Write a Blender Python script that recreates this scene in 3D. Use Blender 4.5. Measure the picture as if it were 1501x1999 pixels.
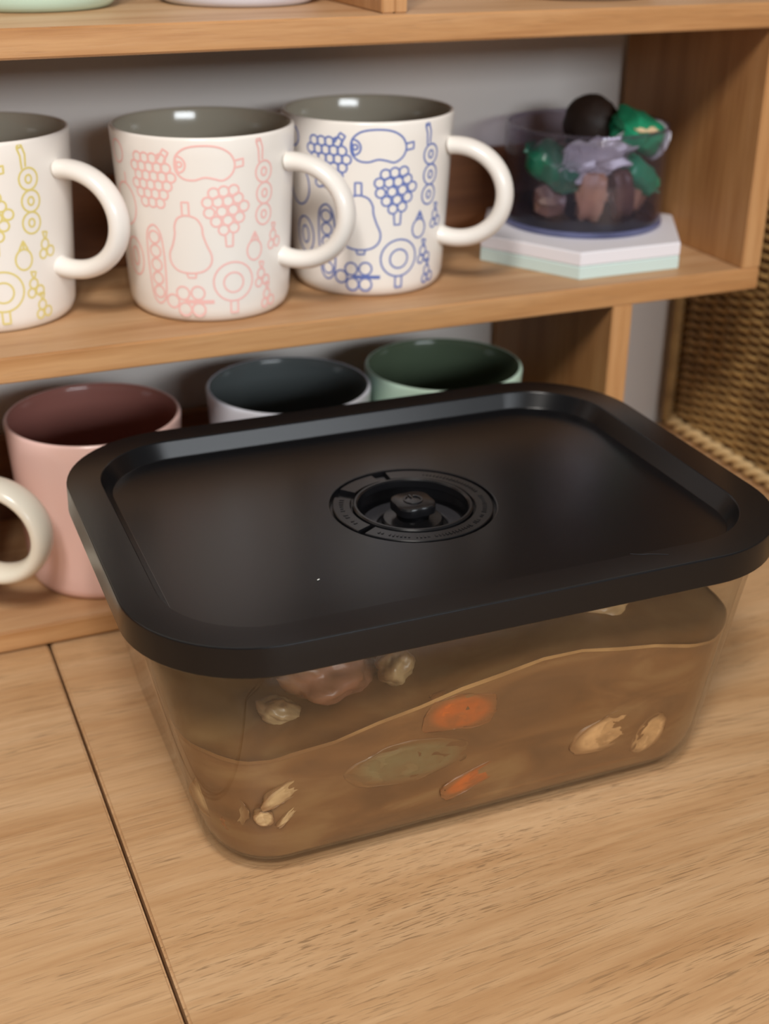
import bpy, bmesh, math, random
from mathutils import Vector, Matrix, Euler, noise

random.seed(7)
D = bpy.data
scn = bpy.context.scene
COL = scn.collection
for o in list(D.objects):
    D.objects.remove(o)

# ------------------------------------------------------------------ camera
R_ = math.radians
cam = D.cameras.new('camera')
cam.sensor_fit = 'VERTICAL'
cam.sensor_height = 24.0
cam.lens = 24.0 * 2564.86 / 1999.0
cam.clip_start = 0.01
cam.clip_end = 50
camo = D.objects.new('camera', cam)
COL.objects.link(camo)
camo.location = (-0.00332, -0.57183, 0.34734)
camo.rotation_euler = (R_(63.7701), R_(-0.50596), R_(-22.9115))
cam.dof.use_dof = True
cam.dof.focus_distance = 0.485
cam.dof.aperture_fstop = 6.0
scn.camera = camo

# ------------------------------------------------------------------ world
w = D.worlds.new('room_light')
scn.world = w
w.use_nodes = True
bg = w.node_tree.nodes['Background']
bg.inputs[0].default_value = (1.0, 0.93, 0.85, 1)
bg.inputs[1].default_value = 0.13


def area(name, loc, target, sx, sy, power, col):
    l = D.lights.new(name, 'AREA')
    l.shape = 'RECTANGLE'
    l.size, l.size_y = sx, sy
    l.energy = power
    l.color = col
    o = D.objects.new(name, l)
    COL.objects.link(o)
    o.location = loc
    d = Vector(target) - Vector(loc)
    o.rotation_euler = d.to_track_quat('-Z', 'Y').to_euler()
    return o


# ceiling lamp behind and above the camera, low bright window further back
area('ceiling_lamp', (-0.34, -0.98, 1.30), (0.2, -0.1, 0.1), 0.20, 0.34, 11.8, (1.0, 0.945, 0.88))
area('ceiling_lamp', (-0.13, -1.04, 1.30), (0.2, -0.1, 0.1), 0.09, 0.34, 5.2, (1.0, 0.945, 0.88))
area('window_light', (0.62, -3.0, 0.99), (0.22, 0.0, 0.15), 1.5, 0.42, 42, (0.90, 0.95, 1.0))

scn.view_settings.view_transform = 'Standard'
scn.view_settings.look = 'None'
scn.view_settings.gamma = 1
scn.view_settings.use_curve_mapping = False
scn.view_settings.exposure = 0.0


# ------------------------------------------------------------------ materials
def lin(c):
    return tuple(((v / 255) / 12.92 if v / 255 <= 0.04045 else ((v / 255 + 0.055) / 1.055) ** 2.4) for v in c) + (1,)


def new_mat(name):
    m = D.materials.new(name)
    m.use_nodes = True
    nt = m.node_tree
    b = nt.nodes['Principled BSDF']
    return m, nt, b


def N(nt, kind, **kw):
    n = nt.nodes.new(kind)
    for k, v in kw.items():
        setattr(n, k, v)
    return n


def plain(name, col, rough=0.5, var=0.04, scale=30, bump=0.0, bscale=200, spec=0.5, coat=0.0):
    """base colour with a faint noise variation and optional relief"""
    m, nt, b = new_mat(name)
    tc = N(nt, 'ShaderNodeTexCoord')
    no = N(nt, 'ShaderNodeTexNoise')
    no.inputs['Scale'].default_value = scale
    no.inputs['Detail'].default_value = 4
    nt.links.new(tc.outputs['Object'], no.inputs['Vector'])
    mx = N(nt, 'ShaderNodeMix', data_type='RGBA')
    c = lin(col)
    mx.inputs[6].default_value = tuple(max(0, x * (1 - var)) for x in c[:3]) + (1,)
    mx.inputs[7].default_value = tuple(min(1, x * (1 + var)) for x in c[:3]) + (1,)
    nt.links.new(no.outputs['Fac'], mx.inputs[0])
    nt.links.new(mx.outputs[2], b.inputs['Base Color'])
    b.inputs['Roughness'].default_value = rough
    b.inputs['Specular IOR Level'].default_value = spec
    b.inputs['Coat Weight'].default_value = coat
    b.inputs['Coat Roughness'].default_value = 0.08
    if bump:
        n2 = N(nt, 'ShaderNodeTexNoise')
        n2.inputs['Scale'].default_value = bscale
        n2.inputs['Detail'].default_value = 5
        nt.links.new(tc.outputs['Object'], n2.inputs['Vector'])
        bp = N(nt, 'ShaderNodeBump')
        bp.inputs['Strength'].default_value = bump
        bp.inputs['Distance'].default_value = 0.001
        nt.links.new(n2.outputs['Fac'], bp.inputs['Height'])
        nt.links.new(bp.outputs[0], b.inputs['Normal'])
    return m


def wood(name, light, mid, dark, axis='X', pores=1.0, scale=1.0, rough=0.45, warp=1.0, seed=0.0):
    """oak: long grain bands, cathedral warping, short dark pores"""
    m, nt, b = new_mat(name)
    L = nt.links.new
    tc = N(nt, 'ShaderNodeTexCoord')
    mp = N(nt, 'ShaderNodeMapping')
    mp.inputs['Location'].default_value = (seed, seed * 1.7, seed * 0.6)
    if axis == 'Z':
        mp.inputs['Rotation'].default_value = (0, R_(90), 0)
    elif axis == 'Y':
        mp.inputs['Rotation'].default_value = (0, 0, R_(90))
    L(tc.outputs['Object'], mp.inputs['Vector'])
    # low frequency warp of the cross-grain coordinate
    w1 = N(nt, 'ShaderNodeTexNoise')
    w1.inputs['Scale'].default_value = 1.0
    w1.inputs['Detail'].default_value = 0.6
    ms = N(nt, 'ShaderNodeMapping')
    ms.inputs['Scale'].default_value = (2.2 * scale, 5 * scale, 5 * scale)
    L(mp.outputs[0], ms.inputs['Vector'])
    L(ms.outputs[0], w1.inputs['Vector'])
    sb = N(nt, 'ShaderNodeVectorMath', operation='SUBTRACT')
    sb.inputs[1].default_value = (0.5, 0.5, 0.5)
    L(w1.outputs['Color'], sb.inputs[0])
    sc = N(nt, 'ShaderNodeVectorMath', operation='MULTIPLY')
    sc.inputs[1].default_value = (0.0, 0.075 * warp, 0.04 * warp)
    L(sb.outputs[0], sc.inputs[0])
    ad = N(nt, 'ShaderNodeVectorMath', operation='ADD')
    L(mp.outputs[0], ad.inputs[0])
    L(sc.outputs[0], ad.inputs[1])

    def aniso(sx, sy, detail, rg=0.5):
        a = N(nt, 'ShaderNodeMapping')
        a.inputs['Scale'].default_value = (sx, sy, sy)
        L(ad.outputs[0], a.inputs['Vector'])
        n = N(nt, 'ShaderNodeTexNoise')
        n.inputs['Scale'].default_value = 1.0
        n.inputs['Detail'].default_value = detail
        n.inputs['Roughness'].default_value = rg
        L(a.outputs[0], n.inputs['Vector'])
        return n
    broad = aniso(5, 60, 3)
    fine = aniso(22, 420, 4, 0.6)
    pore = aniso(58, 1800, 2, 0.5)
    gate = aniso(6, 110, 2)
    r1 = N(nt, 'ShaderNodeValToRGB')
    e = r1.color_ramp.elements
    e[0].position, e[0].color = 0.30, lin(dark)
    e[1].position, e[1].color = 0.68, lin(light)
    k = e.new(0.48)
    k.color = lin(mid)
    L(broad.outputs['Fac'], r1.inputs[0])
    r2 = N(nt, 'ShaderNodeMapRange')
    r2.inputs[1].default_value, r2.inputs[2].default_value = 0.35, 0.7
    r2.inputs[3].default_value, r2.inputs[4].default_value = 0.0, 0.42
    L(fine.outputs['Fac'], r2.inputs[0])
    m1 = N(nt, 'ShaderNodeMix', data_type='RGBA', blend_type='MULTIPLY')
    L(r2.outputs[0], m1.inputs[0])
    L(r1.outputs[0], m1.inputs[6])
    m1.inputs[7].default_value = (0.66, 0.52, 0.40, 1)
    r3 = N(nt, 'ShaderNodeMapRange')
    r3.inputs[1].default_value, r3.inputs[2].default_value = 0.56, 0.66
    L(pore.outputs['Fac'], r3.inputs[0])
    r4 = N(nt, 'ShaderNodeMapRange')
    r4.inputs[1].default_value, r4.inputs[2].default_value = 0.34, 0.60
    L(gate.outputs['Fac'], r4.inputs[0])
    mu = N(nt, 'ShaderNodeMath', operation='MULTIPLY')
    L(r3.outputs[0], mu.inputs[0])
    L(r4.outputs[0], mu.inputs[1])
    mu2 = N(nt, 'ShaderNodeMath', operation='MULTIPLY')
    L(mu.outputs[0], mu2.inputs[0])
    mu2.inputs[1].default_value = 0.62 * pores
    m2 = N(nt, 'ShaderNodeMix', data_type='RGBA')
    L(mu2.outputs[0], m2.inputs[0])
    L(m1.outputs[2], m2.inputs[6])
    m2.inputs[7].default_value = lin(tuple(c * 0.62 for c in dark))
    L(m2.outputs[2], b.inputs['Base Color'])
    b.inputs['Roughness'].default_value = rough
    b.inputs['Specular IOR Level'].default_value = 0.35
    bp = N(nt, 'ShaderNodeBump')
    bp.inputs['Strength'].default_value = 0.25
    bp.inputs['Distance'].default_value = 0.0004
    bp.invert = True
    L(mu.outputs[0], bp.inputs['Height'])
    L(bp.outputs[0], b.inputs['Normal'])
    return m


TBL = ((217, 180, 138), (209, 169, 125), (197, 154, 109))
M = {}
M['table_r'] = wood('table_oak', *TBL, pores=1.0, rough=0.42)
M['table_l'] = wood('table_oak_left', *TBL, pores=0.8, rough=0.42, seed=3.3, warp=0.6)
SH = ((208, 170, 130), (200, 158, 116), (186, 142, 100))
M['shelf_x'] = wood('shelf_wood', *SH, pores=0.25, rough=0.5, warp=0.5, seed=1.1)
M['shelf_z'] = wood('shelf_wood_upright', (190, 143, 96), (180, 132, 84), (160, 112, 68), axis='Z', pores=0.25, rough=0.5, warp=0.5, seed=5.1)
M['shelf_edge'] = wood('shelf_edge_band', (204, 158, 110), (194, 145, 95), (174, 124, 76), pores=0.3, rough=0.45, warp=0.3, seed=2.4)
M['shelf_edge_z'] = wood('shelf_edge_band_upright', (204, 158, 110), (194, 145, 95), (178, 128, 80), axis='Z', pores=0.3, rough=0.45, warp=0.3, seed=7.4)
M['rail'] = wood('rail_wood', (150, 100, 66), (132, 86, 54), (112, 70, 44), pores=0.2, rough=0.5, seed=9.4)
M['seam_shade'] = plain('seam_shade_on_frame', (40, 34, 30), 0.7)  # shade inside the table seam, put into the frame's colour
M['wall'] = plain('wall_paint', (214, 208, 202), 0.9, 0.02, 8, 0.15, 300)
M['ceramic'] = plain('white_ceramic', (246, 241, 234), 0.22, 0.01, 20, spec=0.5)
M['taupe'] = plain('taupe_glaze', (178, 170, 152), 0.13, 0.02, 20, spec=0.6)
M['pinkout'] = plain('pink_glaze', (246, 208, 200), 0.22, 0.02, 20)
M['pinkin'] = plain('rose_brown_glaze', (160, 106, 96), 0.15, 0.02, 20, spec=0.6)
M['bluewhite'] = plain('pale_blue_white_glaze', (226, 230, 242), 0.2, 0.01, 20)
M['slate'] = plain('slate_glaze', (92, 98, 98), 0.14, 0.02, 20, spec=0.6)
M['mint'] = plain('mint_glaze', (200, 228, 210), 0.22, 0.02, 20)
M['green'] = plain('moss_green_glaze', (88, 102, 82), 0.14, 0.02, 20, spec=0.6)
M['cream'] = plain('cream_glaze', (242, 236, 220), 0.2, 0.02, 20)
M['greybowl'] = plain('grey_brown_glaze', (150, 136, 122), 0.3, 0.02, 20)
M['p_yellow'] = plain('yellow_print', (230, 214, 134), 0.4)
M['p_pink'] = plain('pink_print', (250, 200, 194), 0.4)
M['p_blue'] = plain('blue_print', (104, 124, 190), 0.4)
M['p_brown'] = plain('brown_print', (120, 88, 84), 0.4)
M['black'] = plain('matte_black_plastic', (17, 17, 19), 0.25, 0.03, 60, 0.0, 900, spec=0.32)
M['black2'] = plain('black_valve_plastic', (20, 20, 22), 0.25, 0.03, 60, 0.0, 900, spec=0.32)
M['silver'] = plain('grey_seal', (52, 52, 56), 0.25, 0.05, 60)
M['white_tile'] = plain('white_coaster', (236, 234, 240), 0.5, 0.01, 20)
M['mint_tile'] = plain('mint_coaster', (206, 226, 222), 0.5, 0.01, 20)
M['choc'] = plain('dark_chocolate', (48, 34, 26), 0.62, 0.25, 90, 0.3, 150)
M['foil_green'] = plain('green_foil', (36, 150, 108), 0.3, 0.15, 60)
M['foil_dkgreen'] = plain('dark_green_foil', (22, 92, 70), 0.35, 0.2, 60)
M['foil_cream'] = plain('cream_foil', (226, 200, 160), 0.4, 0.1, 60)
M['foil_white'] = plain('white_foil', (222, 222, 232), 0.35, 0.05, 60)
M['foil_brown'] = plain('brown_wrapper', (160, 122, 98), 0.35, 0.4, 120)
M['foil_dark'] = plain('maroon_wrapper', (92, 66, 60), 0.35, 0.4, 120)
M['lint'] = plain('white_lint', (210, 210, 205), 0.8)


def stew_mat():
    m, nt, b = new_mat('brown_stew')
    L = nt.links.new
    tc = N(nt, 'ShaderNodeTexCoord')
    mp = N(nt, 'ShaderNodeMapping')
    mp.inputs['Scale'].default_value = (22, 22, 60)
    mp.inputs['Rotation'].default_value = (0, R_(12), 0)
    L(tc.outputs['Object'], mp.inputs[0])
    n = N(nt, 'ShaderNodeTexNoise')
    n.inputs['Scale'].default_value = 1.0
    n.inputs['Detail'].default_value = 3
    n.inputs['Distortion'].default_value = 0.8
    L(mp.outputs[0], n.inputs['Vector'])
    r = N(nt, 'ShaderNodeValToRGB')
    e = r.color_ramp.elements
    e[0].position, e[0].color = 0.33, lin((112, 78, 48))
    e[1].position, e[1].color = 0.72, lin((152, 118, 78))
    k = e.new(0.52)
    k.color = lin((132, 93, 57))
    L(n.outputs['Fac'], r.inputs[0])
    L(r.outputs[0], b.inputs['Base Color'])
    b.inputs['Roughness'].default_value = 0.3
    return m


M['stew'] = stew_mat()


def filmed(name, col, cover=0.45, scale=110):
    """food piece smeared with a thin uneven film of stew"""
    m, nt, b = new_mat(name)
    L = nt.links.new
    tc = N(nt, 'ShaderNodeTexCoord')
    n = N(nt, 'ShaderNodeTexNoise')
    n.inputs['Scale'].default_value = scale
    n.inputs['Detail'].default_value = 3
    L(tc.outputs['Object'], n.inputs['Vector'])
    r = N(nt, 'ShaderNodeMapRange')
    r.inputs[1].default_value, r.inputs[2].default_value = 0.30, 0.72
    r.inputs[3].default_value, r.inputs[4].default_value = max(0, cover - 0.4), min(1, cover + 0.4)
    L(n.outputs['Fac'], r.inputs[0])
    # the film of stew thickens towards the edge of the piece
    sb = N(nt, 'ShaderNodeVectorMath', operation='MULTIPLY_ADD')
    sb.inputs[1].default_value = (2, 0, 2)
    sb.inputs[2].default_value = (-1, 0, -1)
    L(tc.outputs['Generated'], sb.inputs[0])
    ln_ = N(nt, 'ShaderNodeVectorMath', operation='LENGTH')
    L(sb.outputs[0], ln_.inputs[0])
    ed = N(nt, 'ShaderNodeMapRange', interpolation_type='SMOOTHSTEP')
    ed.inputs[1].default_value, ed.inputs[2].default_value = 0.45, 0.95
    ed.inputs[4].default_value = 0.9
    L(ln_.outputs['Value'], ed.inputs[0])
    ma = N(nt, 'ShaderNodeMath', operation='MAXIMUM')
    L(r.outputs[0], ma.inputs[0])
    L(ed.outputs[0], ma.inputs[1])
    mx = N(nt, 'ShaderNodeMix', data_type='RGBA')
    L(ma.outputs[0], mx.inputs[0])
    mx.inputs[6].default_value = lin(col)
    mx.inputs[7].default_value = lin((128, 90, 55))
    L(mx.outputs[2], b.inputs['Base Color'])
    b.inputs['Roughness'].default_value = 0.35
    return m


M['stew_edge'] = filmed('stew_fat_line', (186, 148, 98), 0.4, 60)
M['chunk_orange'] = filmed('carrot_in_stew', (206, 106, 44), 0.38)
M['chunk_pale'] = filmed('chicken_in_stew', (228, 184, 130), 0.30)
M['chunk_green'] = filmed('celery_in_stew', (132, 120, 84), 0.25)
M['chunk_pink'] = filmed('ham_in_stew', (176, 122, 96), 0.3, 70)
M['chunk_white'] = filmed('onion_in_stew', (216, 186, 138), 0.25)


def glass_mat(name, tint, rough=0.03, haze=0.0, hazecol=(200, 190, 180), f0=0.0):
    """thin clear wall: see-through with Fresnel reflection, plus a little haze"""
    m = D.materials.new(name)
    m.use_nodes = True
    nt = m.node_tree
    nt.nodes.clear()
    L = nt.links.new
    out = N(nt, 'ShaderNodeOutputMaterial')
    tr = N(nt, 'ShaderNodeBsdfTransparent')
    tr.inputs[0].default_value = tint + (1,)
    df = N(nt, 'ShaderNodeBsdfDiffuse')
    df.inputs[0].default_value = lin(hazecol)
    tl = N(nt, 'ShaderNodeBsdfTranslucent')
    tl.inputs[0].default_value = lin(hazecol)
    dd = N(nt, 'ShaderNodeMixShader')
    dd.inputs[0].default_value = 0.5
    L(df.outputs[0], dd.inputs[1])
    L(tl.outputs[0], dd.inputs[2])
    gl = N(nt, 'ShaderNodeBsdfGlossy')
    gl.inputs['Roughness'].default_value = rough
    # Schlick reflectance from the facing angle, the same on both sides of the wall
    ge = N(nt, 'ShaderNodeNewGeometry')
    dt = N(nt, 'ShaderNodeVectorMath', operation='DOT_PRODUCT')
    L(ge.outputs['Normal'], dt.inputs[0])
    L(ge.outputs['Incoming'], dt.inputs[1])
    ab = N(nt, 'ShaderNodeMath', operation='ABSOLUTE')
    L(dt.outputs['Value'], ab.inputs[0])
    om = N(nt, 'ShaderNodeMath', operation='SUBTRACT')
    om.inputs[0].default_value = 1.0
    L(ab.outputs[0], om.inputs[1])
    pw = N(nt, 'ShaderNodeMath', operation='POWER')
    L(om.outputs[0], pw.inputs[0])
    pw.inputs[1].default_value = 5.0
    fr = N(nt, 'ShaderNodeMath', operation='MULTIPLY_ADD')
    L(pw.outputs[0], fr.inputs[0])
    fr.inputs[1].default_value = 0.9
    fr.inputs[2].default_value = 0.035
    # smudges: the haze varies over the surface
    tc = N(nt, 'ShaderNodeTexCoord')
    no = N(nt, 'ShaderNodeTexNoise')
    no.inputs['Scale'].default_value = 26
    no.inputs['Detail'].default_value = 4
    L(tc.outputs['Object'], no.inputs['Vector'])
    mr = N(nt, 'ShaderNodeMapRange')
    mr.inputs[1].default_value, mr.inputs[2].default_value = 0.3, 0.75
    mr.inputs[3].default_value, mr.inputs[4].default_value = haze * 0.5, haze * 1.5
    L(no.outputs['Fac'], mr.inputs[0])
    a = N(nt, 'ShaderNodeMixShader')
    L(mr.outputs[0], a.inputs[0])
    L(tr.outputs[0], a.inputs[1])
    L(dd.outputs[0], a.inputs[2])
    c = N(nt, 'ShaderNodeMixShader')
    L(fr.outputs[0], c.inputs[0])
    L(a.outputs[0], c.inputs[1])
    L(gl.outputs[0], c.inputs[2])
    L(c.outputs[0], out.inputs[0])
    return m


M['glass'] = glass_mat('tub_glass', (0.965, 0.96, 0.94), haze=0.05, hazecol=(190, 165, 135))
M['jar'] = glass_mat('jar_plastic', (0.88, 0.86, 0.91), haze=0.04, hazecol=(190, 185, 205))
M['jarbase'] = glass_mat('jar_base_plastic', (0.22, 0.20, 0.36), haze=0.10, hazecol=(80, 76, 120))
M['jarfoot'] = glass_mat('jar_foot_plastic', (0.62, 0.62, 0.80), haze=0.60, hazecol=(165, 172, 215))
M['film'] = glass_mat('clear_film', (0.92, 0.92, 0.94), rough=0.15, haze=0.65, hazecol=(235, 235, 245))


def wicker_mat():
    m, nt, b = new_mat('wicker')
    L = nt.links.new
    tc = N(nt, 'ShaderNodeTexCoord')
    oi = N(nt, 'ShaderNodeObjectInfo')
    n = N(nt, 'ShaderNodeTexNoise')
    n.inputs['Scale'].default_value = 60
    n.inputs['Detail'].default_value = 4
    L(tc.outputs['Object'], n.inputs['Vector'])
    ad = N(nt, 'ShaderNodeMath', operation='MULTIPLY_ADD')
    ad.inputs[1].default_value = 0.35
    L(oi.outputs['Random'], ad.inputs[0])
    sc = N(nt, 'ShaderNodeMath', operation='MULTIPLY')
    sc.inputs[1].default_value = 0.8
    L(n.outputs['Fac'], sc.inputs[0])
    L(sc.outputs[0], ad.inputs[2])
    r = N(nt, 'ShaderNodeValToRGB')
    e = r.color_ramp.elements
    e[0].position, e[0].color = 0.25, lin((104, 74, 42))
    e[1].position, e[1].color = 0.85, lin((196, 158, 98))
    L(ad.outputs[0], r.inputs[0])
    L(r.outputs[0], b.inputs['Base Color'])
    b.inputs['Roughness'].default_value = 0.55
    return m


M['wicker'] = wicker_mat()
M['wicker_pale'] = plain('pale_braid', (216, 184, 132), 0.55, 0.15, 120)
M['wicker_dark'] = plain('dark_wicker_stake', (96, 64, 36), 0.6, 0.2, 80)


# ------------------------------------------------------------------ object helpers
def link(name, me, mats=None, parent=None, smooth=40):
    if mats:
        for m_ in (mats if isinstance(mats, (list, tuple)) else [mats]):
            me.materials.append(m_)
    if smooth is not None:
        me.polygons.foreach_set('use_smooth', [True] * len(me.polygons))
        me.set_sharp_from_angle(angle=R_(smooth))
    o = D.objects.new(name, me)
    COL.objects.link(o)
    if parent:
        o.parent = parent
    return o


def mesh(name, verts, faces):
    me = D.meshes.new(name)
    me.from_pydata([tuple(v) for v in verts], [], faces)
    me.validate()
    me.update()
    return me


def weighted(o):
    m_ = o.modifiers.new('weighted_normal', 'WEIGHTED_NORMAL')
    m_.keep_sharp = True
    m_.weight = 100
    return o


def tag(o, label, cat=None, group=None, kind=None):
    if label:
        o['label'] = label
    if cat:
        o['category'] = cat
    if group:
        o['group'] = group
    if kind:
        o['kind'] = kind
    return o


def empty(name, loc=(0, 0, 0), rz=0.0):
    o = D.objects.new(name, None)
    o.empty_display_size = 0.02
    COL.objects.link(o)
    o.location = loc
    o.rotation_euler = (0, 0, rz)
    return o


def box(name, x0, x1, y0, y1, z0, z1, mats, parent=None, bev=0.0008, front=False, base=(0, 0, 0)):
    """bevelled board; with front=True the faces that look towards -Y take the second material"""
    cx, cy, cz = (x0 + x1) / 2, (y0 + y1) / 2, (z0 + z1) / 2
    bm = bmesh.new()
    bmesh.ops.create_cube(bm, size=1.0)
    for v in bm.verts:
        v.co = Vector((v.co.x * (x1 - x0), v.co.y * (y1 - y0), v.co.z * (z1 - z0)))
    if bev:
        bmesh.ops.bevel(bm, geom=bm.edges[:], offset=bev, segments=3, affect='EDGES', clamp_overlap=True)
    bm.normal_update()
    if front:
        for f_ in bm.faces:
            if f_.normal.y < -0.7:
                f_.material_index = 1
    me = D.meshes.new(name)
    bm.to_mesh(me)
    bm.free()
    o = weighted(link(name, me, mats, parent, 35))
    o.location = (cx - base[0], cy - base[1], cz - base[2])
    return o


def lathe(name, prof, seg, mats, parent=None, close=False, smooth=40):
    """prof: list of (r, z); r==0 collapses to a pole"""
    vs, fs, rings = [], [], []
    for r, z in prof:
        if r < 1e-7:
            rings.append([len(vs)])
            vs.append((0, 0, z))
        else:
            rings.append(list(range(len(vs), len(vs) + seg)))
            for i in range(seg):
                a = 2 * math.pi * i / seg
                vs.append((r * math.cos(a), r * math.sin(a), z))
    pairs = list(zip(rings[:-1], rings[1:]))
    if close:
        pairs.append((rings[-1], rings[0]))
    for A, B in pairs:
        for i in range(seg):
            j = (i + 1) % seg
            if len(A) == 1 and len(B) == 1:
                continue
            if len(A) == 1:
                fs.append((A[0], B[j], B[i]))
            elif len(B) == 1:
                fs.append((A[i], A[j], B[0]))
            else:
                fs.append((A[i], A[j], B[j], B[i]))
    return link(name, mesh(name, vs, fs), mats, parent, smooth)


def loft(name, loops, mats, parent=None, cap0=False, cap1=False, smooth=40, flip=False):
    vs, fs = [], []
    n = len(loops[0])
    for lp in loops:
        vs += [tuple(p) for p in lp]
    for k in range(len(loops) - 1):
        for i in range(n):
            j = (i + 1) % n
            q = (k * n + i, k * n + j, (k + 1) * n + j, (k + 1) * n + i)
            fs.append(q[::-1] if flip else q)
    if cap0:
        q = tuple(range(n))
        fs.append(q if flip else q[::-1])
    if cap1:
        q = tuple((len(loops) - 1) * n + i for i in range(n))
        fs.append(q[::-1] if flip else q)
    return link(name, mesh(name, vs, fs), mats, parent, smooth)


def rrect(a, b, r, z, nc=14, ns=10):
    """rounded rectangle loop, counter-clockwise"""
    pts = []
    hx, hy = a / 2 - r, b / 2 - r
    cs = [(hx, hy, 0), (-hx, hy, 90), (-hx, -hy, 180), (hx, -hy, 270)]
    for k, (cx, cy, a0) in enumerate(cs):
        for i in range(nc + 1):
            t = R_(a0 + 90 * i / nc)
            pts.append((cx + r * math.cos(t), cy + r * math.sin(t), z))
        nx, ny, na = cs[(k + 1) % 4]
        p = pts[-1]
        t = R_(na)
        q = (nx + r * math.cos(t), ny + r * math.sin(t), z)
        for i in range(1, ns):
            s = i / ns
            pts.append((p[0] + (q[0] - p[0]) * s, p[1] + (q[1] - p[1]) * s, z))
    return pts


def circle_like(loop, r, z):
    out = []
    for x, y, _ in loop:
        a = math.atan2(y, x)
        out.append((r * math.cos(a), r * math.sin(a), z))
    return out


def sweep(name, pts, frames, hw, hh, seg, mats, parent=None, smooth=60, closed=False):
    """elliptical tube: pts with frames (u, v); hw/hh lists of half sizes along u / v"""
    vs, fs = [], []
    n = len(pts)
    for k in range(n):
        u, v = frames[k]
        for i in range(seg):
            a = 2 * math.pi * i / seg
            vs.append(Vector(pts[k]) + u * (hw[k] * math.cos(a)) + v * (hh[k] * math.sin(a)))
    m_ = n if closed else n - 1
    for k in range(m_):
        k2 = (k + 1) % n
        for i in range(seg):
            j = (i + 1) % seg
            fs.append((k * seg + i, k * seg + j, k2 * seg + j, k2 * seg + i))
    if not closed:
        fs.append(tuple(range(seg))[::-1])
        fs.append(tuple((n - 1) * seg + i for i in range(seg)))
    return link(name, mesh(name, vs, fs), mats, parent, smooth)


def copy_tree(o, parent=None):
    c = o.copy()
    COL.objects.link(c)
    if parent:
        c.parent = parent
    for ch in list(o.children):
        copy_tree(ch, c)
    return c


# ------------------------------------------------------------------ setting
BT = 0.01224      # board thickness
SM = 0.138        # underside of the middle board
ST = 0.2750       # underside of the upper board
SD = 0.1323       # depth of the boards
TOPZ = ST + BT

wl = box('wall_back', -1.6, 2.2, 0.1385, 0.1885, -0.8, 2.2, M['wall'], None, bev=0)
tag(wl, 'plain pale grey painted wall behind the shelf and the basket', kind='structure')

# ------------------------------------------------------------------ table
table = empty('wooden_table', (0.3, -0.3, 0))
tag(table, 'light oak table with a dark seam, under the shelf, the glass tub and the basket', 'table')
XS = 0.0625


def table_panel(x0, x1, mat):
    return box('tabletop_panel', x0, x1, -1.05, 0.136, -0.022, 0.0, mat, table, bev=0.0010, base=(0.3, -0.3, 0))


table_panel(-0.9, XS - 0.0007, M['table_l'])
table_panel(XS + 0.0007, 1.35, M['table_r'])
box('table_frame', -0.86, 1.31, -1.01, 0.13, -0.05, -0.0225, M['seam_shade'], table, base=(0.3, -0.3, 0))
for lx in (-0.82, 1.27):
    for ly in (-0.97, 0.09):
        box('leg', lx - 0.03, lx + 0.03, ly - 0.03, ly + 0.03, -0.7, -0.0505, M['shelf_z'], table, base=(0.3, -0.3, 0))

# ------------------------------------------------------------------ shelf
shelf = empty('wooden_shelf', (0.1, 0.066, 0))
tag(shelf, 'light brown tiered wooden shelf holding mugs, standing on the table against the wall', 'shelf')
sb_ = (0.1, 0.066, 0)
XM = (M['shelf_x'], M['shelf_edge'])
ZM = (M['shelf_z'], M['shelf_edge_z'])
XL = -0.42
box('shadow_gap_strip', XL + 0.004, 0.3805, 0.0045, SD - 0.004, 0.0, 0.0011, M['rail'], shelf, base=sb_, bev=0)  # added recessed strip, leaves a dark contact shadow line under the lowest board
box('shelf_board', XL, 0.3845, 0, SD, 0.0011, BT, XM, shelf, front=True, base=sb_, bev=0.0009)
box('shelf_board', XL, 0.4650, 0, SD, SM, SM + BT, XM, shelf, front=True, base=sb_, bev=0.0009)
box('shelf_board', XL, 0.4650, 0, SD, ST, TOPZ, XM, shelf, front=True, base=sb_, bev=0.0009)
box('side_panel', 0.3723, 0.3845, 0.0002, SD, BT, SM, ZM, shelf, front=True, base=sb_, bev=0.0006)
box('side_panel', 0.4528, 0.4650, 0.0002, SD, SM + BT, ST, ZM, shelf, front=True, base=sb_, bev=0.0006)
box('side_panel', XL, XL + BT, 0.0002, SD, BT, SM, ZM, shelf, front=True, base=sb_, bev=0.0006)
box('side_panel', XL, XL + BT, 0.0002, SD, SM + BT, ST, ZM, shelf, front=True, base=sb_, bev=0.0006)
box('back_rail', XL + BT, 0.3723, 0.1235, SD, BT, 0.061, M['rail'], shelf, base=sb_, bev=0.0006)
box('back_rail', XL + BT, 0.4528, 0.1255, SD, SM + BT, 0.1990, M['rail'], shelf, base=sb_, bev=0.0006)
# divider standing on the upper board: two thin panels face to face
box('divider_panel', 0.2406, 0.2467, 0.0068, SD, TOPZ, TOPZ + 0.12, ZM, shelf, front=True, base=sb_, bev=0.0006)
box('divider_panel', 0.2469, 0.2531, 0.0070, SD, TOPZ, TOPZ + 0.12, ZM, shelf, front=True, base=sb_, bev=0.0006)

# ------------------------------------------------------------------ mugs
MR, MB, MH = 0.0438, 0.0388, 0.0875


def mug_r(z):
    return MB + (MR - MB) * z / MH


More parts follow.
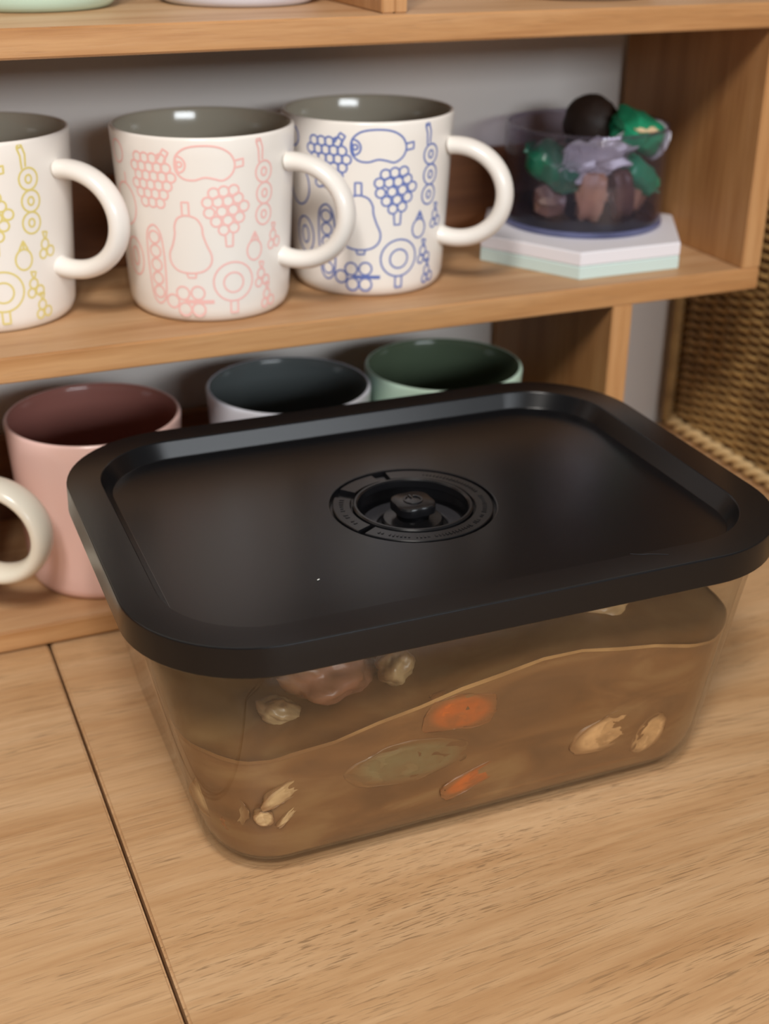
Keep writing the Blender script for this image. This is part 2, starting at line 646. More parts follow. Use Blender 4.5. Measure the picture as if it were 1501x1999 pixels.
def ribbons(name, strokes, mat, parent, wid=0.00095):
    """flat printed line work wrapped on the mug: strokes are lists of (u mm, z mm) with closed flag"""
    vs, fs = [], []
    lift = 0.00012

    def P(u, z):
        th = (u / 0.70 - 20.3) * 0.955 - 87.0
        z = min(86.0, z * 0.985 + 3.2)
        r = mug_r(z / 1000) + lift
        return (r * math.cos(R_(th)), r * math.sin(R_(th)), z / 1000)
    for pts, closed, ww in strokes:
        n = len(pts)
        b0 = len(vs)
        for i in range(n):
            p = pts[i]
            a = pts[(i - 1) % n] if (closed or i > 0) else p
            c = pts[(i + 1) % n] if (closed or i < n - 1) else p
            dx, dz = c[0] - a[0], c[1] - a[1]
            l = math.hypot(dx, dz) or 1
            nx, nz = -dz / l, dx / l
            h = (ww or wid * 1000) / 2
            vs.append(P(p[0] + nx * h, p[1] + nz * h))
            vs.append(P(p[0] - nx * h, p[1] - nz * h))
        for i in range(n if closed else n - 1):
            j = (i + 1) % n
            fs.append((b0 + 2 * i, b0 + 2 * i + 1, b0 + 2 * j + 1, b0 + 2 * j))
    return link(name, mesh(name, vs, fs), mat, parent, None)


def smooth_closed(pts, k=6):
    out = []
    n = len(pts)
    for i in range(n):
        p0, p1, p2, p3 = pts[i - 1], pts[i], pts[(i + 1) % n], pts[(i + 2) % n]
        for s in range(k):
            t = s / k
            out.append(tuple(0.5 * (2 * p1[d] + (p2[d] - p0[d]) * t + (2 * p0[d] - 5 * p1[d] + 4 * p2[d] - p3[d]) * t * t
                             + (3 * p1[d] - p0[d] - 3 * p2[d] + p3[d]) * t ** 3) for d in (0, 1)))
    return out


def fine(pts):
    out = []
    for a, b in zip(pts[:-1], pts[1:]):
        n = max(1, int(math.hypot(b[0] - a[0], b[1] - a[1]) / 0.8))
        for i in range(n):
            out.append((a[0] + (b[0] - a[0]) * i / n, a[1] + (b[1] - a[1]) * i / n))
    out.append(pts[-1])
    return out


def ell(cx, cz, rx, rz=None, n=28, ww=None):
    rz = rz or rx
    return ([(cx + rx * math.cos(2 * math.pi * i / n), cz + rz * math.sin(2 * math.pi * i / n)) for i in range(n)], True, ww)


def motif_strokes():
    S = []
    ln = lambda *p: S.append((fine(list(p)), False, None))
    # aubergine on its side
    S.append((smooth_closed([(-12.3, 73.8), (-11.2, 78), (-7, 81.2), (0, 82.2), (7, 81.4), (12, 78.5), (14.2, 74.5), (14, 71), (12, 68),
                             (8.5, 66.2), (4.5, 67.2), (0.6, 67.8), (-4, 66.6), (-8.5, 67.2), (-11.5, 70)]), True, None))
    ln((14.3, 75), (18.3, 75.6), (18.3, 72.3), (14.2, 71.8))
    S.append((smooth_closed([(-11.6, 77), (-9, 76.6), (-7.6, 74), (-8.4, 71.2), (-11, 70.4)]), False, None))
    S.append(ell(-10.2, 73.8, 1.2))
    # bunch of grapes
    for u, z in [(4.3, 60.5), (8.9, 61.2), (13.6, 61.5), (1.4, 56.3), (6.1, 56.4), (10.8, 56.6), (15.6, 57.6), (2.0, 51.4), (7.8, 51.8),
                 (13.2, 52.4), (18.5, 53.6), (5.0, 47.2), (10.5, 47.6), (16.1, 48.6), (8.4, 43.1), (13.3, 43.9)]:
        S.append(ell(u, z, 2.45, n=20))
    ln((9.0, 41), (9.4, 35), (12.6, 35), (12.8, 41.2))
    # pear
    S.append((smooth_closed([(-8.8, 50.2), (-4.2, 48.8), (-1.8, 45), (-1.4, 41), (0.2, 36), (2.2, 31), (1.6, 26.6), (-2.0, 23.4), (-8, 22.4),
                             (-14.2, 23.4), (-17.6, 26.8), (-18.1, 31.5), (-16.2, 36), (-14.8, 41), (-14.6, 45), (-12.8, 48.8)]), True, None))
    ln((-10.5, 50.2), (-10.5, 56.4), (-7.3, 56.4), (-7.3, 50.2))
    ln((-10.3, 22.4), (-9.6, 20.2), (-6.0, 20.2), (-5.6, 22.4))
    # three peas in a pod
    for u, z in [(29.4, 68.3), (29.9, 58.2), (29.5, 48.2)]:
        S.append(ell(u, z, 4.6, 5.0))
        S.append(ell(u, z, 1.5, 1.9, n=14))
    ln((27.2, 83.4), (28.5, 79.5), (28.4, 74))
    ln((25.0, 82.4), (26.2, 79), (26.6, 73))
    S.append((smooth_closed([(27.2, 83.2), (26, 84.4), (25, 82.6)], 4), False, None))
    # radish
    S.append(ell(24, 31.7, 4.1, 4.9))
    ln((21.9, 36.2), (24.2, 40.6), (26.4, 36.2))
    ln((24.2, 40.4), (24.2, 37))
    # round fruit on a stem
    S.append(ell(12.6, 17.6, 10.0, 9.6, n=40))
    S.append(ell(12.6, 17.2, 5.0, 4.9))
    ln((10.8, 8.2), (10.9, 2.2), (14.6, 2.2), (14.6, 8.4))
    # five berries
    for u, z in [(-13, 12.3), (-5.4, 12.6), (-18.6, 8.0), (-12.4, 4.3), (-5.4, 4.3)]:
        S.append(ell(u, z, 3.3, n=22))
    S.append((fine([(-12.4, 8.3), (2.5, 8.1)]), False, 1.9))
    # little leaves and sprigs
    for u, z in [(28, 19.5), (32, 8.5), (36, 37)]:
        S.append(ell(u, z, 2.2, 2.4, n=16))
        S.append(ell(u + 3.2, z - 3.8, 2.2, 2.4, n=16))
        S.append(ell(u - 1.4, z - 4.4, 2.0, 2.2, n=16))
        ln((u, z + 2.4), (u - 1.2, z + 6.0), (u + 1.6, z + 5.4), (u + 0.6, z + 2.4))
    # blackberry
    for j in range(6):
        for i in range(5):
            u = -25 + (i - 2) * 4.2 + (2.1 if j % 2 else 0)
            z = 65.5 + (j - 2.5) * 4.1
            if ((u + 25) / 10.5) ** 2 + ((z - 65.5) / 12.5) ** 2 < 1.05:
                S.append(ell(u, z, 2.3, n=16))
    ln((-20.2, 75.5), (-17.2, 80.4), (-14.8, 78.8), (-17.4, 74.4))
    # bean pod
    S.append((smooth_closed([(-26, 44.5), (-30, 41), (-31, 32), (-31, 20), (-30, 9.5), (-26.5, 6), (-22.6, 9.5), (-21.4, 20), (-21.4, 32), (-22.6, 41)]), True, None))
    for k in range(5):
        S.append(ell(-26.2, 38.6 - 6.7 * k, 3.0, 3.0, n=16))
    # plums
    S.append(ell(-41, 27, 6.2, 9.2))
    S.append(ell(-41, 27, 2.6, 4.4))
    S.append(ell(-44, 52, 8.0, 10.0))
    S.append(ell(-47, 76, 5.2, 5.2))
    ln((-42, 62), (-42, 67))
    return S


_base = motif_strokes()
PRINT = []
for sh in (0, 126):
    for p, c, ww in _base:
        PRINT.append(([(a + sh, b) for a, b in p], c, ww))
for p, c, ww in _base[:20]:
    PRINT.append(([(a + 184, b) for a, b in p], c, ww))


def mug(name, loc, rz, outm, inm, handle_deg=-42, printm=None, strokes=None, handle=True, hm=None, hwid=0.0056):
    """root empty at the base; body, inner glaze, handle and print are its parts"""
    t = empty(name, loc, R_(rz))
    prof = [(0, 0.0022), (0.026, 0.0020), (0.030, 0.0002), (MB - 0.0052, 0.0), (MB - 0.0032, 0.0006), (MB - 0.0014, 0.0022), (MB - 0.0003, 0.0045), (mug_r(0.007) - 0.00005, 0.007)]
    for i in range(1, 11):
        z = 0.007 + (MH - 0.0085) * i / 10
        prof.append((mug_r(z), z if i < 10 else MH - 0.0015))
    prof += [(MR - 0.0003, MH - 0.0006), (MR - 0.0010, MH), (MR - 0.0018, MH - 0.0001)]
    lathe('body', prof, 96, outm, t)
    ip = [(MR - 0.0018, MH - 0.0001), (MR - 0.0024, MH - 0.0006), (MR - 0.0029, MH - 0.0018)]
    for i in range(1, 10):
        z = MH - 0.0018 - (MH - 0.016) * i / 9
        ip.append((mug_r(z) - 0.0031, z))
    ip += [(MB - 0.0048, 0.0098), (MB - 0.0078, 0.0066), (MB - 0.013, 0.0052), (0.015, 0.0048), (0, 0.0048)]
    lathe('inner_glaze', ip, 96, inm, t)
    if handle:
        hd = R_(handle_deg)
        u = Vector((math.cos(hd), math.sin(hd), 0))
        s = Vector((-math.sin(hd), math.cos(hd), 0))
        zc, rc, rad = 0.0490, MR + 0.0038, 0.0240
        pts, fr, hw, hh = [], [], [], []
        n = 40
        a0, a1 = R_(124), R_(-124)
        for i in range(n + 1):
            k = i / n
            a = a0 + (a1 - a0) * k
            rr_ = rad * (1.0 + 0.03 * math.cos(2 * a))
            p = u * (rc + rr_ * 1.02 * math.cos(a)) + Vector((0, 0, zc + rr_ * math.sin(a)))
            # keep the roots inside the wall
            pts.append(p)
            rdir = u * math.cos(a) + Vector((0, 0, math.sin(a)))
            fr.append((s, rdir))
            e_ = abs(2 * k - 1)
            fl = 1 + 0.35 * max(0, (e_ - 0.8) / 0.2) ** 2
            hw.append((hwid + 0.0008 * (1 - e_)) * fl)
            hh.append(0.0044 * fl)
        # trim: points closer to the axis than the wall are pulled to just inside the wall
        pp, ff, w1, h1 = [], [], [], []
        for p, f_, a_, b_ in zip(pts, fr, hw, hh):
            rr_ = math.hypot(p.x, p.y)
            if rr_ > mug_r(p.z) - 0.0016:
                pp.append(p)
                ff.append(f_)
                w1.append(a_)
                h1.append(b_)
        sweep('handle', pp, ff, w1, h1, 20, hm or outm, t)
    if strokes:
        ribbons('printed_line_drawing', strokes, printm, t)
    return t


G1 = 'patterned white mugs on the middle shelf board'
m1 = mug('mug', (0.0640, 0.0712, 0.15024), 0, M['ceramic'], M['taupe'], printm=M['p_yellow'], strokes=PRINT)
tag(m1, 'white mug with yellow fruit line drawings, cut by the left edge, on the middle shelf', 'mug', G1)
m2 = mug('mug', (0.1669, 0.0503, 0.15024), 0, M['ceramic'], M['taupe'], printm=M['p_pink'], strokes=PRINT)
tag(m2, 'white mug with pink fruit line drawings on the middle shelf', 'mug', G1)
m3 = mug('mug', (0.2558, 0.0602, 0.15024), 0, M['ceramic'], M['taupe'], printm=M['p_blue'], strokes=PRINT)
tag(m3, 'white mug with blue fruit line drawings on the middle shelf, beside the jar', 'mug', G1)

G2 = 'plain coloured mugs on the lowest shelf board'
m4 = mug('mug', (0.1026, 0.0485, BT), 0, M['pinkout'], M['pinkin'])
tag(m4, 'plain pink mug with a rosy brown inside on the lowest shelf board', 'mug', G2)
m5 = mug('mug', (0.2071, 0.0510, BT), 0, M['bluewhite'], M['slate'])
tag(m5, 'bluish white mug with a dark slate inside, behind the black lid', 'mug', G2)
m6 = mug('mug', (0.2974, 0.0500, BT), 0, M['mint'], M['green'])
tag(m6, 'mint green mug with a dark green inside, behind the black lid', 'mug', G2)
m7 = mug('mug', (0.0060, 0.0415, BT), 0, M['cream'], M['taupe'], handle_deg=-36, hwid=0.0076)
tag(m7, 'cream mug at the left edge, only its handle in view, before the pink mug', 'mug', G2)

marks = []
for u0, z0 in [(-30, 7), (-24, 6.5), (-8, 7), (-4, 6.4), (8, 7.2), (12, 6.6), (20, 7.4), (26, 6.4), (-38, 7)]:
    marks.append(([(u0, z0), (u0, z0 + 3.2)], False, 1.2))
    marks.append(([(u0, z0 + 3.0), (u0 + 2.2, z0 + 3.0)], False, 0.8))
    marks.append(([(u0, z0 + 0.4), (u0 + 2.4, z0 + 0.4)], False, 0.8))
m8 = mug('mug', (0.100, 0.0905, TOPZ), 0, M['mint'], M['cream'], printm=M['p_brown'], strokes=marks, handle_deg=60)
tag(m8, 'mint mug with small brown marks on the top shelf board, only its foot in view', 'mug', 'mugs on the top shelf board')
m9 = mug('mug', (0.1975, 0.0850, TOPZ), 0, M['bluewhite'], M['cream'], printm=M['p_brown'], strokes=marks, handle_deg=60)
tag(m9, 'white mug with small brown marks on the top shelf board beside the upright divider', 'mug', 'mugs on the top shelf board')
m10 = mug('bowl', (0.376, 0.0655, TOPZ), 0, M['greybowl'], M['cream'], handle=False)
tag(m10, 'grey brown cup whose foot just shows on the top shelf board, right of the divider', 'cup')

# ------------------------------------------------------------------ hexagonal coasters
def hexagon(name, cx, cy, z, side, th, mat, rot=0.0):
    loops = []
    for zz, s in ((z, side - 0.0004), (z + 0.0004, side), (z + th - 0.0009, side), (z + th - 0.0002, side - 0.0005), (z + th, side - 0.0012)):
        lp = []
        for k in range(6):
            a = R_(60 * k + rot)
            lp.append((s * math.cos(a), s * math.sin(a), zz - z))
        loops.append(lp)
    o = weighted(loft(name, loops, mat, None, True, True, 25))
    o.location = (cx, cy, z)
    return o


Z1 = SM + BT
hx = hexagon('coaster', 0.3895, 0.0683, Z1, 0.0625, 0.0073, M['mint_tile'])
tag(hx, 'pale mint hexagonal coaster lying under the white one on the middle shelf', 'coaster', 'stacked hexagonal coasters')
hx = hexagon('coaster', 0.3895, 0.0683, Z1 + 0.0074, 0.0625, 0.0074, M['white_tile'])
tag(hx, 'white hexagonal coaster on top of the mint one, under the clear jar', 'coaster', 'stacked hexagonal coasters')
CT = Z1 + 0.0148

# ------------------------------------------------------------------ clear jar and sweets
JX, JY, JR, JH = 0.3950, 0.0770, 0.0455, 0.0545
jar = empty('sweets_jar', (JX, JY, CT + 0.0001))
tag(jar, 'clear violet-tinted round plastic pot of sweets on the white hexagonal coaster', 'jar')
lathe('jar_wall', [(JR - 0.0010, 0.0030), (JR - 0.0003, 0.0060), (JR, JH - 0.001), (JR - 0.0004, JH), (JR - 0.0015, JH), (JR - 0.0019, JH - 0.001),
                   (JR - 0.0022, 0.0070), (JR - 0.0030, 0.0062)], 96, M['jar'], jar)
lathe('jar_base', [(0, 0.0010), (JR - 0.0040, 0.0010), (JR - 0.0026, 0.0022), (JR - 0.0024, 0.0075), (JR - 0.0040, 0.0088), (JR - 0.0070, 0.0080), (0, 0.0075)], 96, M['jarbase'], jar)
fr_ = lathe('foot_ring', [(JR - 0.0046, 0.0000), (JR - 0.0016, 0.0000), (JR - 0.0004, 0.0008), (JR + 0.0002, 0.0020), (JR - 0.0003, 0.0032), (JR - 0.0012, 0.0034), (JR - 0.0038, 0.0012)], 96, M['jarfoot'], jar, close=True)
fr_['label'] = 'pale lavender foot ring'
lathe('jar_rim', [(JR - 0.0016, JH - 0.0004), (JR - 0.0009, JH + 0.0004), (JR - 0.0001, JH + 0.0004), (JR + 0.0002, JH - 0.0006), (JR - 0.0002, JH - 0.0014), (JR - 0.0014, JH - 0.0014)], 96, M['jar'], jar, close=True)


def packet(name, loc, size, rot, mat, seed, amp=0.16, pinch=0.35, parent=None, n=12):
    """crumpled wrapped sweet: a noise-dented pillow with pinched, flared ends along its local X"""
    bm = bmesh.new()
    bmesh.ops.create_grid(bm, x_segments=1, y_segments=1, size=1)
    bm.clear()
    vs, fs = [], []
    rings, seg = 15, 20
    for k in range(rings):
        t = -1 + 2 * k / (rings - 1)
        body = max(0.0, 1 - abs(t) ** 6 * 0.6)
        rr_ = body
        if abs(t) > 0.78:
            rr_ = 0.45 + (abs(t) - 0.78) * 2.0 * pinch
        for i in range(seg):
            a = 2 * math.pi * i / seg
            y, z = math.cos(a), math.sin(a)
            q = (abs(y) ** 4 + abs(z) ** 4) ** 0.25
            y, z = y / q ** 0.6 * rr_, z / q ** 0.6 * rr_ * (0.35 if abs(t) > 0.8 else 1)
            p = Vector((t, y, z))
            d = noise.noise(p * 2.3 + Vector((seed * 7.1, seed, 3))) * amp * 1.6 + noise.noise(p * 6 + Vector((seed, 0, 1))) * amp * 0.8
            p *= 1 + d
            vs.append((p.x * size[0] / 2, p.y * size[1] / 2, p.z * size[2] / 2))
    bm.free()
    for k in range(rings - 1):
        for i in range(seg):
            j = (i + 1) % seg
            fs.append((k * seg + i, k * seg + j, (k + 1) * seg + j, (k + 1) * seg + i))
    fs.append(tuple(range(seg))[::-1])
    fs.append(tuple((rings - 1) * seg + i for i in range(seg)))
    o = link(name, mesh(name, vs, fs), mat, parent, 30)
    o.location = loc
    o.rotation_euler = tuple(R_(a) for a in rot)
    return o


jb = CT + 0.0052
sweets = [
    ((0.4165, 0.0600, jb + 0.0460), (0.030, 0.024, 0.020), (20, 24, 8), 'foil_green', 'bright green wrapped sweet sticking out over the right rim of the clear jar'),
    ((0.4130, 0.0500, jb + 0.0245), (0.030, 0.018, 0.014), (0, 40, 6), 'foil_green', 'green wrapped sweet slanting down inside the right front of the clear jar'),
    ((0.3655, 0.0600, jb + 0.0300), (0.036, 0.022, 0.018), (20, 35, -40), 'foil_dkgreen', 'dark green wrapped sweet pressed to the left wall of the clear jar'),
    ((0.3840, 0.0480, jb + 0.0360), (0.040, 0.012, 0.018), (0, -12, -10), 'film', 'clear crinkled film wrapper in the front of the clear jar'),
    ((0.3810, 0.0450, jb + 0.0160), (0.018, 0.008, 0.026), (0, 4, -12), 'foil_brown', 'pinkish brown printed packet standing at the front of the clear jar'),
    ((0.4000, 0.0450, jb + 0.0160), (0.015, 0.010, 0.026), (0, -8, 0), 'foil_dark', 'maroon packet standing right of the pinkish brown one in the jar'),
    ((0.4140, 0.0540, jb + 0.0130), (0.018, 0.012, 0.020), (10, 8, 40), 'foil_brown', 'small brown packet low at the right of the clear jar'),
    ((0.3640, 0.0600, jb + 0.0120), (0.020, 0.018, 0.018), (0, 10, 60), 'foil_dark', 'dark brown packet low at the left of the clear jar'),
    ((0.3950, 0.0860, jb + 0.0200), (0.034, 0.034, 0.030), (0, 15, 20), 'foil_dark', 'large dark packet in the middle of the clear jar under the round sweet'),
    ((0.4080, 0.0990, jb + 0.0300), (0.026, 0.022, 0.022), (0, 25, 70), 'foil_dkgreen', 'dark green packet at the back of the clear jar'),
]
for k, (lc, sz, rt_, mt, lb) in enumerate(sweets):
    o = packet('wrapped_sweet', lc, sz, rt_, M[mt], k + 1.3, amp=0.10 if mt != 'film' else 0.35)
    tag(o, lb, 'sweet', 'sweets in the clear jar')
    if k == 0:
        # white torn end and cream print of the big green sweet
        e1 = packet('wrapper_end', (0.0142, 0.0, 0.0), (0.0030, 0.0235, 0.0200), (0, 0, 0), M['foil_white'], 9.3, amp=0.05, parent=o)
        e1['label'] = 'white torn wrapper end'
        packet('wrapper_print', (-0.004, -0.0098, 0.0050), (0.0150, 0.0050, 0.0032), (0, -20, 0), M['foil_cream'], 4.3, amp=0.05, parent=o)
ball = empty('round_sweet', (0.4015, 0.0840, jb + 0.0475))
vs, fs = [], []
nr, ns = 24, 36
for i in range(nr + 1):
    ph = math.pi * i / nr
    for j in range(ns):
        th = 2 * math.pi * j / ns
        p = Vector((math.sin(ph) * math.cos(th), math.sin(ph) * math.sin(th), math.cos(ph)))
        r = 0.0157 * (1 + 0.05 * noise.noise(p * 2.5) + 0.02 * noise.noise(p * 9))
        vs.append(p * r)
for i in range(nr):
    for j in range(ns):
        k = (j + 1) % ns
        fs.append((i * ns + j, (i + 1) * ns + j, (i + 1) * ns + k, i * ns + k))
link('sweet_shell', mesh('sweet_shell', vs, fs), M['choc'], ball, 60)
packet('wrapper_twist', (0.0, 0.0, -0.0135), (0.014, 0.016, 0.006), (0, 10, 30), M['foil_dark'], 2.2, parent=ball)
tag(ball, 'dark brown round sweet on top of the heap in the clear jar', 'sweet', 'sweets in the clear jar')

# ------------------------------------------------------------------ wicker basket
BX0, BX1, BY0, BY1 = 0.5037, 0.80, -0.16, 0.1340
basket = empty('wicker_basket', ((BX0 + BX1) / 2, (BY0 + BY1) / 2, 0))
tag(basket, 'tall brown wicker basket standing right of the shelf against the wall', 'basket')
bcx, bcy = (BX0 + BX1) / 2, (BY0 + BY1) / 2


def strand_mesh(name, phase, inset=0.0065, amp=0.0017, rad=0.00155, pitch=0.0120):
    """one weaver going all round, passing in front of and behind the stakes"""
    a, b, r = BX1 - BX0 - 2 * inset, BY1 - BY0 - 2 * inset, 0.012
    loop = rrect(a, b, r, 0, 5, 2)
    # resample by arc length
    P_ = loop + [loop[0]]
    L_ = [0]
    for p, q in zip(P_[:-1], P_[1:]):
        L_.append(L_[-1] + math.hypot(q[0] - p[0], q[1] - p[1]))
    T = L_[-1]
    stakes = int(T / pitch / 2) * 2
    n = stakes * 5
    pts, idx = [], 0
    for i in range(n):
        s = T * i / n
        while L_[idx + 1] < s:
            idx += 1
        t = (s - L_[idx]) / (L_[idx + 1] - L_[idx])
        p, q = P_[idx], P_[idx + 1]
        tx, ty = q[0] - p[0], q[1] - p[1]
        l = math.hypot(tx, ty)
        nx, ny = ty / l, -tx / l
        off = amp * math.cos(math.pi * stakes * i / n + phase)
        pts.append((Vector((p[0] + (q[0] - p[0]) * t + nx * off, p[1] + (q[1] - p[1]) * t + ny * off, 0)), Vector((nx, ny, 0))))
    vs, fs, seg = [], [], 5
    for p, nrm in pts:
        for k in range(seg):
            a_ = 2 * math.pi * k / seg
            vs.append(p + nrm * (rad * 0.8 * math.cos(a_)) + Vector((0, 0, rad * math.sin(a_))))
    for i in range(n):
        j = (i + 1) % n
        for k in range(seg):
            m_ = (k + 1) % seg
            fs.append((i * seg + k, i * seg + m_, j * seg + m_, j * seg + k))
    me = mesh(name, vs, fs)
    me.materials.append(M['wicker'])
    me.polygons.foreach_set('use_smooth', [True] * len(me.polygons))
    return me, T, stakes


sm = [strand_mesh('woven_strand', 0.0), strand_mesh('woven_strand', math.pi)]
z = 0.0115
k = 0
BHH = 0.335
while z < BHH:
    o = D.objects.new('woven_strand', sm[k % 2][0])
    COL.objects.link(o)
    o.parent = basket
    o.location = (0, 0, z + random.uniform(-0.00015, 0.00015))
    z += 0.0029
    k += 1
# stakes
T, nst = sm[0][1], sm[0][2]
inset = 0.0065
loop = rrect(BX1 - BX0 - 2 * inset, BY1 - BY0 - 2 * inset, 0.012, 0, 5, 2)
P_ = loop + [loop[0]]
L_ = [0]
for p, q in zip(P_[:-1], P_[1:]):
    L_.append(L_[-1] + math.hypot(q[0] - p[0], q[1] - p[1]))
stake_me = None
idx = 0
for i in range(nst):
    s = T * i / nst
    while L_[idx + 1] < s:
        idx += 1
    t = (s - L_[idx]) / (L_[idx + 1] - L_[idx])
    p, q = P_[idx], P_[idx + 1]
    if stake_me is None:
        vs, fs = [], []
        for zz in (0.008, BHH + 0.004):
            for kk in range(6):
                vs.append((0.0013 * math.cos(kk * math.pi / 3), 0.0013 * math.sin(kk * math.pi / 3), zz))
        for kk in range(6):
            fs.append((kk, (kk + 1) % 6, (kk + 1) % 6 + 6, kk + 6))
        fs += [tuple(range(6))[::-1], tuple(range(6, 12))]
        stake_me = mesh('stake', vs, fs)
        stake_me.materials.append(M['wicker_dark'])
    o = D.objects.new('stake', stake_me)
    COL.objects.link(o)
    o.parent = basket
    o.location = (p[0] + (q[0] - p[0]) * t, p[1] + (q[1] - p[1]) * t, 0)
# corner posts
for sx in (-1, 1):
    for sy in (-1, 1):
        o = lathe('corner_post', [(0, 0.004), (0.0042, 0.004), (0.0042, BHH + 0.004), (0, BHH + 0.004)], 12, M['wicker'], basket)
        o.location = (sx * (bcx - BX0 - 0.0050), sy * (bcy - BY0 - 0.0050), 0)


def braid(name, zc, mat, rad=0.0042):
    """rope of two twisted strands round the basket"""
    loop_ = rrect(BX1 - BX0 - 0.008, BY1 - BY0 - 0.008, 0.012, 0, 6, 2)
    P2 = loop_ + [loop_[0]]
    L2 = [0]
    for p, q in zip(P2[:-1], P2[1:]):
        L2.append(L2[-1] + math.hypot(q[0] - p[0], q[1] - p[1]))
    Tt = L2[-1]
    n = 620
    vs, fs = [], []
    for strand in (0, 1):
        idx = 0
        b0 = len(vs)
        for i in range(n):
            s = Tt * i / n
            while L2[idx + 1] < s:
                idx += 1
            t = (s - L2[idx]) / (L2[idx + 1] - L2[idx])
            p, q = P2[idx], P2[idx + 1]
            tx, ty = q[0] - p[0], q[1] - p[1]
            l = math.hypot(tx, ty)
            nrm = Vector((ty / l, -tx / l, 0))
            a = 2 * math.pi * round(Tt / 0.022) * i / n + math.pi * strand
            c = Vector((p[0] + tx * t, p[1] + ty * t, zc)) + nrm * (rad * 0.55 * math.cos(a)) + Vector((0, 0, rad * 0.55 * math.sin(a)))
            for k in range(7):
                a_ = 2 * math.pi * k / 7
                vs.append(c + nrm * (rad * 0.62 * math.cos(a_)) + Vector((0, 0, rad * 0.62 * math.sin(a_))))
        for i in range(n):
            j = (i + 1) % n
            for k in range(7):
                m_ = (k + 1) % 7
                fs.append((b0 + i * 7 + k, b0 + i * 7 + m_, b0 + j * 7 + m_, b0 + j * 7 + k))
    return link(name, mesh(name, vs, fs), mat, basket, 80)


br = braid('base_braid', 0.0052, M['wicker_pale'], 0.0044)
br['label'] = 'pale twisted braid round the foot'
braid('rim_braid', BHH + 0.006, M['wicker'], 0.0048)
bb = box('basket_base', -(bcx - BX0) + 0.010, (bcx - BX0) - 0.010, -(bcy - BY0) + 0.010, (bcy - BY0) - 0.010, 0.004, 0.009, M['wicker_dark'], basket)

# ------------------------------------------------------------------ glass tub with black lid
CX, CY, PH = 0.2019, -0.1222, R_(-0.8)
tub = empty('food_container', (CX, CY, 0.0), PH)
tag(tub, 'rectangular clear glass food container with a black vacuum lid, standing on the table', 'container')


def outer(z):
    t = max(0.0, min(1.0, (z - 0.014) / (0.1040 - 0.014)))
    return 0.2225 + (0.2570 - 0.2225) * t, 0.1620 + (0.1850 - 0.1620) * t, 0.030 + 0.014 * t


def inner(z, g=0.0018):
    a, b, r = outer(max(z, 0.014))
    return a - 2 * g, b - 2 * g, r - g


prof = [(0.0000, 0.1990, 0.1390, 0.020), (0.0006, 0.2050, 0.1450, 0.022), (0.0022, 0.2110, 0.1510, 0.025), (0.0050, 0.2160, 0.1560, 0.027), (0.0090, 0.2200, 0.1596, 0.029)]
loops = [rrect(a, b, r, z) for z, a, b, r in prof]
for z in (0.014, 0.03, 0.05, 0.07, 0.09, 0.104):
    loops.append(rrect(*outer(z), z))
a, b, r = outer(0.104)
loops.append(rrect(a - 0.002, b - 0.002, r - 0.001, 0.1052))
loops.append(rrect(a - 0.005, b - 0.005, r - 0.0025, 0.1052))
for z in (0.104, 0.09, 0.07, 0.05, 0.03, 0.018):
    loops.append(rrect(*inner(z), z))
for z, dd in ((0.012, 0.0022), (0.0085, 0.0050), (0.0055, 0.0090), (0.0035, 0.0150), (0.0026, 0.0240)):
    a, b, r = inner(0.014)
    loops.append(rrect(a - dd, b - dd, max(0.006, r - dd * 0.5), z))
gt = loft('glass_tub', loops, M['glass'], tub, True, True, 50)

# stew body with a sloping, lumpy top
FX = [(-0.14, 0.060), (-0.1014, 0.0600), (-0.0976, 0.0592), (-0.0587, 0.0644), (-0.0283, 0.0704), (0.0136, 0.0786), (0.0359, 0.0790), (0.067, 0.0729), (0.0924, 0.0674), (0.14, 0.066)]


def stew_h(x, y):
    for (x0, h0), (x1, h1) in zip(FX[:-1], FX[1:]):
        if x0 <= x <= x1:
            h = h0 + (h1 - h0) * (x - x0) / (x1 - x0)
            break
    else:
        h = 0.062
    h += 0.006 * (y + 0.09) / 0.18
    h += 0.0022 * noise.noise(Vector((x * 38, y * 38, 1.7))) + 0.001 * noise.noise(Vector((x * 110, y * 110, 4.7)))
    return h


def stew_sec(z, g):
    if z >= 0.014:
        a, b, r = inner(z, 0.0018 + g)
        return a, b, r
    a, b, r = inner(0.014, 0.0018 + g)
    T_ = ((0.0140, 0.0), (0.0120, 0.0026), (0.0085, 0.0058), (0.0055, 0.0104), (0.0035, 0.0180), (0.0029, 0.0240), (0.0, 0.03))
    for (z0, d0), (z1, d1) in zip(T_[:-1], T_[1:]):
        if z1 <= z <= z0:
            dd = d0 + (d1 - d0) * (z0 - z) / (z0 - z1)
            break
    return a - dd, b - dd, max(0.006, r - dd * 0.5)


g = 0.00035
base_loop = rrect(*stew_sec(0.05, g), 0)
NL = len(base_loop)
loops = []
for fz in (0.0, 0.01, 0.04, 0.08, 0.15, 0.25, 0.4, 0.55, 0.7, 0.8, 0.9, 0.97, 1.0):
    lp = []
    lo_z = 0.0031
    for i in range(NL):
        xb, yb, _ = base_loop[i]
        zt = stew_h(xb, yb)
        z = lo_z + (zt - lo_z) * fz
        q = rrect(*stew_sec(z, g), z)[i]
        lp.append(q)
    loops.append(lp)
top = loops[-1]
for s in (0.985, 0.95, 0.88, 0.78, 0.66, 0.54, 0.42, 0.3, 0.18, 0.08):
    lp = []
    for x, y, z_ in top:
        xx, yy = x * s, y * s
        drop = 0.0012 * min(1, (1 - s) / 0.05)
        lp.append((xx, yy, stew_h(xx, yy) - drop))
    loops.append(lp)
st_ = loft('stew', loops, M['stew'], None, True, True, 70)
st_.location = (CX, CY, 0)
st_.rotation_euler = (0, 0, PH)
vs, fs = [], []
